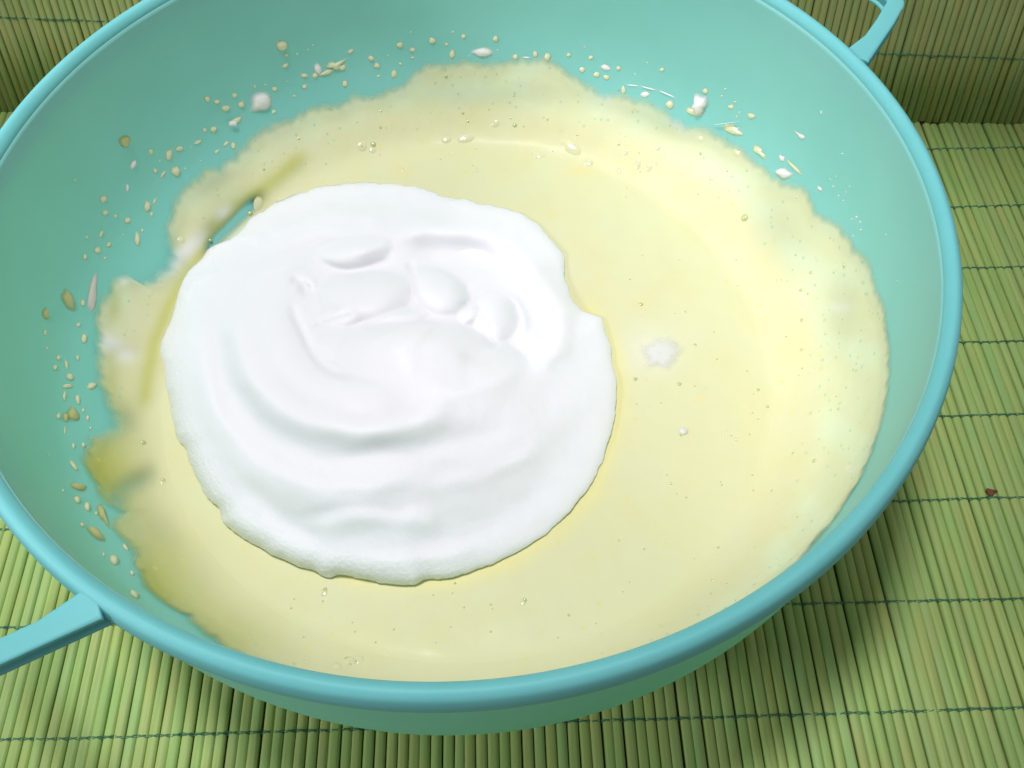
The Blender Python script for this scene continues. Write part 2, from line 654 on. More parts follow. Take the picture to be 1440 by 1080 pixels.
def lathe(name, prof, nseg, mat, parent, closed=False):
    prof = np.asarray(prof)
    a = np.linspace(0, 2 * np.pi, nseg, endpoint=False)
    V = np.stack([np.outer(np.cos(a), prof[:, 0]), np.outer(np.sin(a), prof[:, 0]), np.tile(prof[:, 1], (nseg, 1))], -1).reshape(-1, 3)
    F = grid_faces(nseg, len(prof), True)
    if closed:
        k = len(prof)
        i = np.arange(nseg)
        F = np.vstack([F, np.stack([i * k + k - 1, ((i + 1) % nseg) * k + k - 1, ((i + 1) % nseg) * k, i * k], 1)])
    return mesh_obj(name, V, F, mat, parent)


bowl = empty("mixing_bowl", "large mint green plastic mixing bowl with two loop handles on bamboo mat", "bowl", (0, 0, BZ))
loc0 = np.array([0, 0, BZ])
prof = np.vstack([[(0.0005, .0035)], [(.070, .0030)], [(.0735, .0)], OUTS - [0, BZ], (INS - [0, BZ])[::-1], [(.070, .0058)], [(.0005, .0058)]])
prof[3:3 + 1, 1] = np.maximum(prof[3:4, 1], 0)
prof[:, 1] = np.maximum(prof[:, 1], 0.0)
lathe("body", prof, 220, M_BODY, bowl)
# rolled rim
rim_prof = spline([(.1364, .1108), (.1357, .1140), (.13525, .1162), (.1354, .1178), (.1363, .1190), (.1377, .1195), (.1391, .1187), (.1401, .1163), (.1403, .1128),
                   (.1398, .1108), (.1386, .1102), (.1376, .1104)], 44)
lathe("rim", rim_prof - [0, BZ], 260, M_RIM, bowl, True)


def handle(axis_deg):
    ax = math.radians(axis_deg)
    d = np.array([math.cos(ax), math.sin(ax)])
    wv = np.array([-math.sin(ax), math.cos(ax)])
    key = [(.1326, .0404), (.1340, .0400), (.1450, .0382), (.1560, .0352), (.1640, .0325)]
    path = list(key)
    for t in np.linspace(0, 1, 8)[1:]:
        a = t * math.pi / 2
        path.append((.1640 + .0078 * math.sin(a), .0325 - .0100 * (1 - math.cos(a)) - .001 * t))
    half = np.array(path)
    mid = np.array([(half[-1, 0] + .0006, w_) for w_ in np.linspace(half[-1, 1] - .004, -(half[-1, 1] - .004), 7)])
    full = np.vstack([half, mid, (half * [1, -1])[::-1]])
    # cross-section of an I beam (u across, z down)
    W, I = .0029, .0014
    cs = np.array([(-W + .0006, .0), (W - .0006, 0.0), (W, -.0006), (W, -.0026), (W - .0004, -.0030), (I, -.0034), (I, -.0066), (W - .0005, -.0070),
                   (W - .0001, -.0074), (W - .0001, -.0086), (W - .0006, -.0092), (-W + .0006, -.0092), (-W + .0001, -.0086), (-W + .0001, -.0074),
                   (-W + .0005, -.0070), (-I, -.0066), (-I, -.0034), (-W + .0004, -.0030), (-W, -.0026), (-W, -.0006)])
    cs[:, 1] *= 0.66
    tg = np.gradient(full, axis=0)
    tg /= np.linalg.norm(tg, axis=1)[:, None]
    nn = np.stack([-tg[:, 1], tg[:, 0]], 1)
    ztop = .1187 - BZ
    V = []
    for p, q in zip(full, nn):
        for (u, z) in cs:
            pp = p + q * u * (1 + 0.45 * math.exp(-((p[0] - .1330) / .0060) ** 2))
            xy = d * pp[0] + wv * pp[1]
            V.append((xy[0], xy[1], ztop + z - max(0, p[0] - .1335) * 0.04))
    k = len(cs)
    n = len(full)
    F = []
    for i in range(n - 1):
        for j in range(k):
            j2 = (j + 1) % k
            F.append((i * k + j, i * k + j2, (i + 1) * k + j2, (i + 1) * k + j))
    F.append(tuple(range(k))[::-1])
    F.append(tuple(range((n - 1) * k, n * k)))
    o = mesh_obj("handle", V, F, M_RIM, bowl)
    md = o.modifiers.new("bevel", 'BEVEL')
    md.width = 0.0003
    md.segments = 2
    md.limit_method = 'ANGLE'
    md.angle_limit = math.radians(25)
    return o


handle(40.1)
handle(-139.9)


# ------------------------------------------------------------------ bowl wall look-up
def wall_r(z):
    return np.interp(z, INS[:, 1], INS[:, 0])


def wall_n(z):
    """inward normal in the (r, z) half plane"""
    e = 0.0008
    dr = (wall_r(z + e) - wall_r(z - e)) / (2 * e)
    n = np.stack([-np.ones_like(dr), dr], -1)
    return n / np.linalg.norm(n, axis=-1, keepdims=True)


def wall_hit(px):
    D = rays(px)
    out = []
    for d in D:
        ts = np.linspace(.08, .55, 5000)
        X = CAM + d * ts[:, None]
        r = np.hypot(X[:, 0], X[:, 1])
        ins = (X[:, 2] < .112) & (X[:, 2] > .005) & (r < wall_r(X[:, 2]))
        if not ins.any():
            out.append((np.nan,) * 3)
            continue
        i = np.argmax(ins)
        j = i + np.argmax(~ins[i:])
        out.append(X[j])
    return np.array(out)


# ------------------------------------------------------------------ batter
ZB = 0.033
EDGE = [(150, 738), (138, 707), (133, 690), (123, 668), (110, 645), (113, 632), (122, 612), (150, 603), (148, 580), (140, 560), (131, 520), (129, 487),
        (133, 440), (144, 398), (154, 388), (172, 384), (190, 395), (206, 391), (222, 377), (234, 355), (230, 337), (233, 310), (247, 267), (293, 233), (330, 218), (350, 185),
        (400, 163), (447, 143), (480, 143), (493, 133), (530, 128), (560, 117), (593, 87), (632, 82), (680, 86), (727, 80), (770, 80), (793, 92),
        (823, 112), (847, 127), (880, 130), (923, 147), (960, 166), (1000, 180), (1040, 205), (1073, 228), (1095, 248), (1140, 268), (1153, 290),
        (1187, 320), (1213, 353), (1223, 370), (1243, 417), (1255, 483), (1253, 540), (1237, 613), (1213, 673), (1193, 705)]
EX = wall_hit(EDGE)
eth = np.unwrap(np.arctan2(EX[:, 1], EX[:, 0]))
ez = EX[:, 2]
more = [(167, 722), (177, 773), (200, 828), (253, 868)]
MX = wall_hit(more)
th_all = np.concatenate([np.arctan2(EX[:, 1], EX[:, 0]), np.arctan2(MX[:, 1], MX[:, 0]), np.radians([-118, -105, -90, -75, -60, -45])])
z_all = np.concatenate([ez, MX[:, 2], [.049, .049, .050, .051, .054, .060]])
o_ = np.argsort(th_all)
th_s, z_s = th_all[o_], z_all[o_]
th_p = np.concatenate([th_s - 2 * np.pi, th_s, th_s + 2 * np.pi])
z_p = np.concatenate([z_s] * 3)

NT, NP, NW = 1300, 46, 120
th = np.linspace(-np.pi, np.pi, NT, endpoint=False)
zw = np.linspace(.0285, .086, NW)
TH, ZW = np.meshgrid(th, zw, indexing='ij')
zb = np.interp(TH, th_p, z_p)
# picture position of the bare wall, used to place the smears that the photograph shows
RW = wall_r(ZW)
Pw = np.stack([RW * np.cos(TH), RW * np.sin(TH), ZW], -1)
PX = pro(Pw.reshape(-1, 3)).reshape(NT, NW, 2)


def seg_dist(P, line):
    """distance to a polyline and arc position 0..1"""
    line = np.asarray(line, float)
    best = np.full(P.shape[:-1], 1e9)
    side = np.zeros(P.shape[:-1])
    pos = np.zeros(P.shape[:-1])
    L = np.r_[0, np.cumsum(np.linalg.norm(np.diff(line, axis=0), axis=1))]
    for i in range(len(line) - 1):
        a, b = line[i], line[i + 1]
        ab = b - a
        l2 = ab @ ab
        t = np.clip(((P - a) @ ab) / l2, 0, 1)
        q = P - a - t[..., None] * ab
        dd = np.hypot(q[..., 0], q[..., 1])
        s = np.sign(ab[0] * (P[..., 1] - a[1]) - ab[1] * (P[..., 0] - a[0]))
        mk = dd < best
        best = np.where(mk, dd, best)
        side = np.where(mk, s, side)
        pos = np.where(mk, (L[i] + t * math.sqrt(l2)) / L[-1], pos)
    return best, side, pos


def line_w(P, line, width, fade=0.12):
    d, s, p = seg_dist(P, line)
    w_ = np.exp(-(d / width) ** 2)
    if fade:
        w_ = w_ * smooth(0, fade, p) * smooth(1, 1 - fade, p)
    return w_


def blob_w(P, x, y, rx, ry, ang=0, pw=2):
    a = math.radians(ang)
    dx, dy = P[..., 0] - x, P[..., 1] - y
    u = dx * math.cos(a) + dy * math.sin(a)
    v = -dx * math.sin(a) + dy * math.cos(a)
    return np.exp(-((u / rx) ** 2 + (v / ry) ** 2) ** (pw / 2))


ragged = 0.0016 * perlin(TH * 9, ZW * 0 + 3, 1) + 0.0011 * perlin(TH * 24, ZW * 40, 2) + 0.0006 * perlin(TH * 46, ZW * 150, 3)
D = zb + ragged - ZW                                   # >0 : below the upper edge of the smear
Ds = zb + 0.0012 * perlin(TH * 9, ZW * 0 + 3, 1) - ZW
film = 0.00022 + 0.00045 * smooth(0.0, 0.006, Ds)
lump = np.maximum(0, perlin(TH * 30, ZW * 200, 4)) * 0.0005 * np.exp(-((D - 0.0022) / 0.0018) ** 2)
menis = 0.0050 * np.exp(-np.maximum(ZW - .0285, 0) / (.0068 * (1 + 0.18 * perlin(TH * 5, TH * 0 + 4, 33) + 0.06 * perlin(TH * 15, ZW * 60, 34))))
wav = 0.00016 * perlin(TH * 13, ZW * 100, 5) + 0.00006 * perlin(TH * 34, ZW * 260, 6)
left = blob_w(PX, 170, 520, 150, 330)
thick = film + lump + menis + wav * smooth(-0.001, 0.004, D) * smooth(.0285, .036, ZW)
thick += 0.0011 * smooth(.052, .036, ZW) * smooth(0, .004, D)

YELLOW = [(440, 205), (395, 245), (345, 285), (300, 325), (268, 380), (238, 430), (218, 480), (206, 540), (199, 590)]
wy = line_w(PX, YELLOW, 13, .08)
TEAL = [(374, 258), (360, 277), (344, 299), (322, 322), (298, 345), (272, 376)]
wt_ = line_w(PX, TEAL, 11.0, 0.30)
thick += 0.0006 * line_w(PX, [(310, 290), (285, 315), (262, 345), (235, 375)], 12) + 0.0005 * wy
cover = smooth(-0.0006, 0.0042, D + 0.0004 * perlin(TH * 40, ZW * 300, 32))
cover *= 0.80 + 0.20 * smooth(0.0, 0.010, Ds)
thick *= 1 - 0.97 * line_w(PX, TEAL, 36.0, 0.35)
for (bx_, by_, brx, bry, ba_, am) in [(183, 683, 30, 17, -25, .5), (158, 712, 16, 22, 20, .55), (206, 374, 26, 18, 0, 1.0), (228, 352, 14, 22, 35, .55), (140, 600, 14, 20, 0, .8),
                                     (160, 598, 22, 24, 0, .4), (200, 745, 60, 22, 35, .14), (150, 408, 7, 12, 0, .6), (1100, 320, 40, 60, -30, .22),
                                     (1190, 440, 26, 60, 0, .18), (700, 130, 160, 20, 0, .16), (930, 170, 60, 20, 20, .22), (300, 255, 30, 16, -30, .2)]:
    cover *= 1 - am * blob_w(PX, bx_, by_, brx, bry, ba_)
cover *= 1 - np.clip(1.5 * wt_ ** 1.5, 0, 1)
cover = 1 - (1 - cover) * smooth(.0288, .0330, ZW)
thick += 0.0012 * blob_w(PX, 132, 410, 8, 34, 8)
thick += 0.0010 * blob_w(PX, 172, 385, 12, 28, -20)
thick += 0.0011 * blob_w(PX, 155, 485, 26, 16, 10)
thick = np.maximum(thick, 0.00012)

nw = wall_n(ZW)
RR = RW + nw[..., 0] * thick
ZZ = ZW + nw[..., 1] * thick
Vw = np.stack([RR * np.cos(TH), RR * np.sin(TH), ZZ], -1)
# pool rings inside the first wall row
s = np.linspace(0.0, 1, NP, endpoint=False)[::-1]      # 1-ish .. 0
r0 = RR[:, 0]
z0 = ZZ[:, 0]
sp_ = s ** 0.9
Rp = r0[:, None] * sp_[None, :]
Xp, Yp = Rp * np.cos(TH[:, :1]), Rp * np.sin(TH[:, :1])
bl = smooth(0.82, 1.0, sp_)[None, :]
Zp = ZB * (1 - bl) + z0[:, None] * bl + 0.00035 * perlin(Xp * 45 + 9, Yp * 45 + 9, 8) + 0.00015 * perlin(Xp * 130 + 9, Yp * 130 + 9, 9)
Vp = np.stack([Xp, Yp, Zp], -1)
V = np.concatenate([Vp[:, ::-1], Vw], axis=1)          # from centre outwards
nv = V.shape[1]
F = grid_faces(NT, nv, True)
V = V.reshape(-1, 3)
vis = np.concatenate([np.ones((NT, NP)), np.where((cover > 0.004) & (D > -0.004), 1, 0)], 1).ravel()
F = F[(vis[F] > 0).any(1)]
# pigment: batter, thin film showing the bowl, streaks of egg white and of yolk, some painted shade
CB = np.array([0.69, 0.672, 0.41])
CT = np.array([0.69, 0.765, 0.53])
CW = np.array([0.82, 0.81, 0.77])
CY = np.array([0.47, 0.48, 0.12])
PV = pro(V)
full_t = np.concatenate([np.full((NT, NP), 0.006), thick], 1).ravel()
thin = smooth(0.0030, 0.0006, full_t)[:, None]
patch = smooth(-0.2, 0.5, perlin(V[:, 0] * 60 + 5, (V[:, 1] + V[:, 2]) * 60 + 5, 12))[:, None]
colr = CB + (CT - CB) * thin * (0.55 + 0.45 * patch)
lv = np.concatenate([np.zeros((NT, NP)), left], 1).ravel()[:, None]


def mixc(c, wgt):
    global colr
    colr = colr + (c - colr) * np.clip(wgt, 0, 1)[:, None]


mixc(CY, 0.75 * line_w(PV, YELLOW, 12, .08))
mixc(CY, 1.0 * blob_w(PV, 140, 665, 55, 85) + 1.0 * blob_w(PV, 195, 830, 85, 80) + 0.6 * blob_w(PV, 300, 905, 90, 50))  # thin olive film at lower left, the rim's shade mixed into its colour
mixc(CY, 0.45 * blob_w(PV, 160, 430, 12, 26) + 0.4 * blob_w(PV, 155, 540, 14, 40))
mixc(CW, 0.95 * line_w(PV, [(300, 312), (275, 340), (255, 358), (235, 378), (205, 398)], 11, .35))
mixc(CW, 0.75 * line_w(PV, [(330, 284), (315, 298), (298, 314)], 8, .5))
mixc(CW, 0.9 * line_w(PV, [(162, 362), (170, 385), (180, 402)], 8, .15))
mixc(CW, 0.85 * blob_w(PV, 150, 482, 22, 12, 10) + 0.7 * blob_w(PV, 178, 500, 14, 10))
mixc(CW, 0.7 * line_w(PV, [(838, 118), (850, 132), (862, 140)], 6, .2) + 0.6 * line_w(PV, [(948, 168), (960, 178)], 8, 0))
mixc(CW, 0.45 * blob_w(PV, 1182, 433, 16, 7) + 0.5 * blob_w(PV, 1195, 660, 6, 5) + 0.4 * blob_w(PV, 915, 492, 40, 34))
mixc(np.array([0.80, 0.72, 0.28]), 0.5 * line_w(PV, [(800, 420), (830, 440), (866, 500), (872, 570), (860, 620), (835, 690), (790, 745), (720, 790), (640, 815), (570, 815), (500, 812), (420, 775)], 14, .05))  # contact shadow of the mound painted into the batter as deeper yellow
mixc(np.array([0.82, 0.62, 0.22]), 0.35 * blob_w(PV, 815, 240, 16, 6) + 0.4 * blob_w(PV, 905, 428, 6, 6) + .3 * blob_w(PV, 565, 240, 12, 8) + .3 * blob_w(PV, 985, 560, 8, 6))
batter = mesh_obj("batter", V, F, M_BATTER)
tag(batter, "pale yellow egg batter pooled in the mint bowl and smeared up its wall", "batter")
fl_ = batter.data.attributes.new('film', 'FLOAT', 'POINT')
fl_.data.foreach_set('value', np.concatenate([np.zeros((NT, NP)), smooth(.033, .042, ZW)], 1).astype(np.float32).ravel())
cv = batter.data.attributes.new('cover', 'FLOAT', 'POINT')
cv.data.foreach_set('value', np.concatenate([np.ones((NT, NP)), cover], 1).astype(np.float32).ravel())
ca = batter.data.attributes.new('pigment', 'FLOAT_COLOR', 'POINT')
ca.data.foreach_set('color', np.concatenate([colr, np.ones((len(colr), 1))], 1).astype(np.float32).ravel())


def batter_z(x, y):
    return ZB


# ------------------------------------------------------------------ meringue
OUTL = [(222, 492), (240, 450), (248, 415), (252, 385), (290, 352), (330, 333), (362, 300), (395, 282), (440, 265), (505, 257), (560, 260), (590, 262),
        (625, 277), (680, 287), (735, 300), (763, 322), (782, 345), (795, 362), (792, 385), (806, 425), (822, 442), (842, 440), (852, 462), (860, 500),
        (867, 545), (864, 590), (852, 632), (832, 680), (800, 720), (765, 752), (720, 780), (680, 797), (648, 808), (620, 814), (598, 812), (585, 822),
        (520, 816), (480, 806), (462, 812), (440, 802), (375, 775), (340, 755), (308, 730), (312, 718), (292, 700), (266, 650), (262, 632), (246, 610),
        (240, 570), (232, 540), (230, 510)]
OUTL = np.array(OUTL, float)
MC = np.array([545.0, 545.0])
ph = np.arctan2(OUTL[:, 1] - MC[1], OUTL[:, 0] - MC[0])
rad = np.hypot(OUTL[:, 0] - MC[0], OUTL[:, 1] - MC[1])
o_ = np.argsort(ph)
ph, rad = ph[o_], rad[o_]
php = np.concatenate([ph - 2 * np.pi, ph, ph + 2 * np.pi])
radp = np.concatenate([rad] * 3)
NA, NR = 560, 260
pa = np.linspace(-np.pi, np.pi, NA, endpoint=False)
ro = np.interp(pa, php, radp)
kern = np.ones(5) / 5
ro = np.convolve(np.r_[ro[-2:], ro, ro[:2]], kern, 'valid')
ro = ro + 2.2 * perlin(pa * 14 + 20, pa * 0 + 2, 14) + 1.3 * perlin(pa * 40 + 20, pa * 0 + 2, 15)
ss = np.linspace(0, 1, NR) ** 0.8
SS = np.tile(ss, (NA, 1))
PA = np.tile(pa[:, None], (1, NR))
QP = MC + np.stack([SS * ro[:, None] * np.cos(PA), SS * ro[:, None] * np.sin(PA)], -1)
edge_p = (1 - SS) * ro[:, None]                        # px from the edge
# heights (millimetres) are worked out on a regular raster, softened, then sampled on the radial mesh
GX, GY, GS = np.arange(200, 892, 1.5), np.arange(236, 846, 1.5), 1.5
Q = np.stack(np.meshgrid(GX, GY, indexing='ij'), -1)
gp = np.arctan2(Q[..., 1] - MC[1], Q[..., 0] - MC[0])
gr = np.interp(gp, np.concatenate([pa - 2 * np.pi, pa, pa + 2 * np.pi]), np.concatenate([ro] * 3))
PA = gp
rho = np.hypot(Q[..., 0] - MC[0], Q[..., 1] - MC[1]) / gr
oi_ = np.arange(0, NA + 1, 6) % NA
ring = MC + np.stack([ro[oi_] * np.cos(pa[oi_]), ro[oi_] * np.sin(pa[oi_])], -1)
edge = np.where(rho < 1, seg_dist(Q, ring)[0], 0)


def blur(a, sig):
    n = int(3 * sig / GS) + 1
    k = np.exp(-0.5 * (np.arange(-n, n + 1) * GS / sig) ** 2)
    k /= k.sum()
    a = np.pad(a, n, mode='edge')
    a = sum(k[i] * a[i:a.shape[0] - 2 * n + i] for i in range(2 * n + 1))
    return sum(k[i] * a[:, i:a.shape[1] - 2 * n + i] for i in range(2 * n + 1))


def sample(a):
    x = np.clip((QP[..., 0] - GX[0]) / GS, 0, len(GX) - 1.001)
    y = np.clip((QP[..., 1] - GY[0]) / GS, 0, len(GY) - 1.001)
    i, j = x.astype(int), y.astype(int)
    u, v = x - i, y - j
    return a[i, j] * (1 - u) * (1 - v) + a[i + 1, j] * u * (1 - v) + a[i, j + 1] * (1 - u) * v + a[i + 1, j + 1] * u * v


# soft heights in millimetres
steep = blur(smooth(-0.2, 0.9, -np.cos(PA - math.radians(-40))), 14.0)     # left and front edges stand steep, right and back slope gently
we = 54 - 26 * steep
h = (3.2 + 5.0 * steep) * (1 - (1 - np.clip(edge / we, 0, 1)) ** 2) ** 0.5
h += 18.0 * smooth(0, 250, edge)
wb = smooth(30, 90, edge)
h = h * (1 - wb) + blur(h, 22.0) * wb
h0 = h.copy()
FEAT = 1.15
wob = np.stack([perlin(Q[..., 0] / 60, Q[..., 1] / 60, 16), perlin(Q[..., 0] / 60 + 7, Q[..., 1] / 60 + 7, 17)], -1)
QQ = Q + 4.5 * wob


def c18(pts):                                           # points read off the 1.8x enlargement
    return [(200 + a / 1.8, 240 + b / 1.8) for a, b in pts]


def ridge(pts, width, hh, lo=None, fade=0.12):
    """soft ridge; lo = steeper width on the right-hand side of the walk"""
    global h
    d, sgn, p = seg_dist(QQ, spline(c18(pts), 24))
    wd = np.where(sgn > 0, lo if lo else width, width)
    w_ = np.exp(-(d / wd) ** 2)
    if fade:
        w_ = w_ * smooth(0, fade, p) * smooth(1, 1 - fade, p)
    h = h + hh * w_


def step(pts, width, hh, reach, fade=0.12):
    """a cliff: raised on the left-hand side of the walk (picture sense), falling off over reach"""
    global h
    d, sgn, p = seg_dist(QQ, spline(c18(pts), 24))
    sd = d * sgn
    w_ = smooth(width, -width, sd) * np.exp(-(np.minimum(sd, 0) / reach) ** 2)
    w_ = w_ * smooth(0, fade, p) * smooth(1, 1 - fade, p)
    h = h + hh * w_


def lumpb(x, y, rx, ry, hh, ang=0, pw=2):
    global h
    h = h + hh * blob_w(QQ, 200 + x / 1.8, 240 + y / 1.8, rx / 1.8, ry / 1.8, ang, pw)


# wide swirl furrows left by the spoon
ridge([(150, 330), (150, 480), (190, 640), (290, 760), (450, 830), (640, 850)], 26, 2.0)
ridge([(195, 330), (200, 480), (260, 610), (380, 690), (560, 720), (760, 690), (950, 640)], 20, -1.9)
ridge([(235, 330), (245, 470), (330, 590), (480, 650), (640, 650), (800, 600)], 20, 2.1)
ridge([(540, 700), (640, 725), (760, 750), (860, 760)], 11, -0.7, None, .3)
ridge([(310, 885), (370, 900), (420, 915), (480, 925)], 12, -1.2, None, .35)
ridge([(420, 910), (520, 890), (640, 880), (760, 890)], 16, 1.2)
ridge([(250, 800), (380, 880), (520, 850), (700, 870)], 11, -0.8)
ridge([(600, 950), (750, 930), (880, 890), (1000, 810), (1090, 700)], 24, -0.8, None, .3)
ridge([(900, 700), (1020, 650), (1100, 580), (1150, 470)], 34, 0.9, None, .35)
ridge([(150, 420), (175, 560), (250, 690), (380, 780), (560, 800), (760, 770)], 9, 0.7, None, .25)
ridge([(300, 420), (310, 500), (370, 570), (480, 610), (640, 610), (780, 570)], 11, -0.9, None, .25)
ridge([(700, 560), (820, 560), (940, 520), (1060, 500)], 13, 0.9, None, .3)
ridge([(640, 800), (800, 790), (950, 730), (1060, 640)], 12, 0.7, None, .3)
ridge([(480, 980), (620, 985), (780, 970), (900, 920)], 10, 0.6, None, .3)
ridge([(230, 230), (330, 210), (430, 190), (520, 170)], 10, -0.9, None, .3)
ridge([(250, 300), (300, 260), (380, 235), (440, 225)], 10, 0.8, None, .3)
# back shoulder folds
ridge([(330, 140), (450, 95), (560, 75), (700, 90), (850, 110)], 16, -1.6)
ridge([(300, 160), (420, 125), (520, 110), (620, 120)], 10, 1.4)
ridge([(440, 110), (490, 95), (540, 90)], 7, 1.0)
ridge([(180, 190), (240, 175), (300, 180)], 8, 1.6, 5)
ridge([(100, 330), (140, 285), (190, 255)], 7, 1.2)
swirl = h - h0
h = h0.copy()
# crater in the middle: overlapping scoops, the higher one hiding the lower
floor = h0 - 8.5 * np.exp(-((np.abs((QQ[..., 0] - 570) / 158)) ** 6 + (np.abs((QQ[..., 1] - 432) / 92)) ** 6))
layers = [floor]


def scoop(x, y, rx, ry, ang, top, drop_, up=None, p=2.0):
    a = math.radians(ang)
    dx, dy = QQ[..., 0] - x, QQ[..., 1] - y
    u = (dx * math.cos(a) + dy * math.sin(a)) / rx
    v_ = -dx * math.sin(a) + dy * math.cos(a)
    v_ = np.where(v_ < 0, v_ / (up or ry), v_ / ry)
    r2 = (u * u + v_ * v_) ** (p / 2)
    layers.append(h0 + top - drop_ * r2)


scoop(500, 345, 84, 32, -12, -0.6, 8.0, 40)
scoop(512, 410, 74, 48, -4, -2.2, 8.0, 33, 3.0)
scoop(486, 437, 44, 26, -20, -3.0, 5.5, 15)
scoop(476, 490, 46, 34, 5, -5.0, 5.0, 32, 2.8)
scoop(605, 500, 150, 190, 4, 0.9, 9.0, 46, 2.6)
scoop(572, 486, 58, 130, -14, 1.3, 8.5, 34, 2.2)
scoop(690, 520, 110, 150, 10, 0.4, 9.0, 52, 2.6)
scoop(616, 407, 48, 34, 28, -2.6, 7.0, 29, 2.8)
scoop(702, 447, 43, 46, 10, -1.4, 8.0, 43, 2.8)
scoop(662, 440, 24, 16, -30, -4.0, 5.0, 14)
scoop(556, 446, 50, 13, -12, -5.2, 4.0, 12)
scoop(436, 395, 16, 16, 0, -4.0, 6.0)
T_ = 0.16
mxl = np.max(layers, axis=0)
h = mxl + T_ * np.log(sum(np.exp((l - mxl) / T_) for l in layers))
for pts_, wd_, dp_ in (([(409, 420), (414, 440), (424, 462), (436, 490), (450, 514), (474, 526), (508, 524)], 6, 1.9),
                       ([(404, 392), (416, 392), (428, 402), (426, 418)], 6, 1.7),
                       ([(438, 362), (463, 374), (491, 381), (524, 374), (560, 360)], 4.5, 1.6),
                       ([(577, 366), (581, 390), (581, 418)], 4.5, 1.7),
                       ([(440, 460), (469, 453), (500, 444)], 4, 1.0),
                       ([(652, 400), (661, 412), (659, 425), (640, 430)], 4, 1.2),
                       ([(674, 448), (680, 466), (690, 480), (706, 487)], 4.5, 1.7),
                       ([(640, 492), (680, 504), (725, 502), (780, 486)], 9, 1.1)):
    h = h - dp_ * line_w(QQ, spline(pts_, 20), wd_, .2)
h = h - 2.0 * blob_w(QQ, 428, 403, 8, 7)
for pts_, wd_, dp_ in (([(521, 490), (556, 463), (586, 455), (606, 456), (640, 455), (668, 449)], 5, 1.3),
                       ([(602, 378), (630, 390), (654, 410)], 4, 1.0),
                       ([(699, 408), (727, 424), (738, 448), (722, 478)], 5, 1.1),
                       ([(470, 432), (492, 430), (503, 424)], 6, .9),
                       ([(500, 358), (535, 346), (552, 338)], 8, 1.0)):
    h = h + dp_ * line_w(QQ, spline(pts_, 20), wd_, .25)
ring_ = np.zeros_like(h)
h_keep = h
h = ring_
ridge([(640, 170), (740, 145), (860, 170), (950, 220), (1020, 300), (1065, 380), (1050, 450), (960, 480)], 17, 2.4, 12, .08)
ridge([(680, 220), (790, 195), (900, 245), (980, 330), (1000, 410)], 26, -1.6)
ring_ = h
h = h_keep + blur(ring_, 4.0) + 1.08 * blur(swirl, 3.5)
h = 0.55 * blur(h, 1.6) + 0.45 * blur(h, 3.5)
h = h + 0.22 * perlin(Q[..., 0] / 46, Q[..., 1] / 30, 18) + 0.05 * perlin(Q[..., 0] / 13, Q[..., 1] / 13, 19)
h = sample(h)
steep = sample(steep)
edge = edge_p
froth = smooth(46, 6, edge) * steep
h = h + 0.22 * froth * perlin(QP[..., 0] / 5, QP[..., 1] / 5, 20)
h = np.maximum(h, 0.15)
z = ZB + 0.0006 + h * 0.001
P3 = at(QP.reshape(-1, 2), z.reshape(-1)).reshape(NA, NR, 3)
# skirt: tuck the edge in and under the batter
cen = P3[:, :1].mean(0)
last = P3[:, -1]
inn = last.copy()
inn[:, :2] += (cen[:, :2] - last[:, :2]) * 0.012
inn[:, 2] = ZB - 0.0012
inn2 = inn.copy()
inn2[:, :2] += (cen[:, :2] - last[:, :2]) * 0.10
inn2[:, 2] = ZB - 0.004
P3 = np.concatenate([P3, inn[:, None], inn2[:, None]], 1)
mer = mesh_obj("meringue", P3.reshape(-1, 3), grid_faces(NA, NR + 2, True), M_MER)
tag(mer, "big swirled mound of white whipped egg white resting on yellow batter", "meringue")
fa = mer.data.attributes.new('froth', 'FLOAT', 'POINT')
fa.data.foreach_set('value', np.concatenate([froth, np.ones((NA, 2))], 1).astype(np.float32).ravel())


# ------------------------------------------------------------------ dabs of egg white on the batter
M_SOFT, nt_, b_ = new_mat('soft_foam')
b_.inputs['Base Color'].default_value = (0.80, 0.79, 0.77, 1)
b_.inputs['Roughness'].default_value = 0.45
at_ = nt_.nodes.new('ShaderNodeAttribute')
at_.attribute_name = 'cover'
tp_ = nt_.nodes.new('ShaderNodeBsdfTransparent')
ms_ = nt_.nodes.new('ShaderNodeMixShader')
nt_.links.new(at_.outputs['Fac'], ms_.inputs[0])
nt_.links.new(tp_.outputs[0], ms_.inputs[1])
nt_.links.new(b_.outputs[0], ms_.inputs[2])
nt_.links.new(ms_.outputs[0], nt_.nodes['Material Output'].inputs['Surface'])


def dab(name, cx, cy, rx, ry, hh, seed, label, cat, mat=M_SOFT, zbase=ZB + 0.0003):
    n, k = 64, 14
    a = np.linspace(0, 2 * np.pi, n, endpoint=False)
    wobble = 1 + 0.34 * perlin(np.cos(a) * 1.6 + 5 + seed, np.sin(a) * 1.6 + 5, seed) + 0.07 * perlin(np.cos(a) * 4 + 5, np.sin(a) * 4 + 5 + seed, seed + 1)
    tt = np.linspace(0.02, 1, k)
    T, A_ = np.meshgrid(tt, a, indexing='xy')
    q = np.stack([cx + rx * T * wobble[:, None] * np.cos(A_), cy + ry * T * wobble[:, None] * np.sin(A_)], -1)
    zz = zbase + hh * (1 - T ** 2) * (1 + 0.2 * perlin(q[..., 0] / 16, q[..., 1] / 16, seed + 2)) - 0.0004 * T ** 6
    P = at(q.reshape(-1, 2), zz.reshape(-1))
    o = mesh_obj(name, P, grid_faces(n, k, True), mat)
    cv_ = o.data.attributes.new('cover', 'FLOAT', 'POINT')
    cv_.data.foreach_set('value', (0.8 * smooth(1.0, 0.3, T)).astype(np.float32).ravel())
    return tag(o, label, cat)


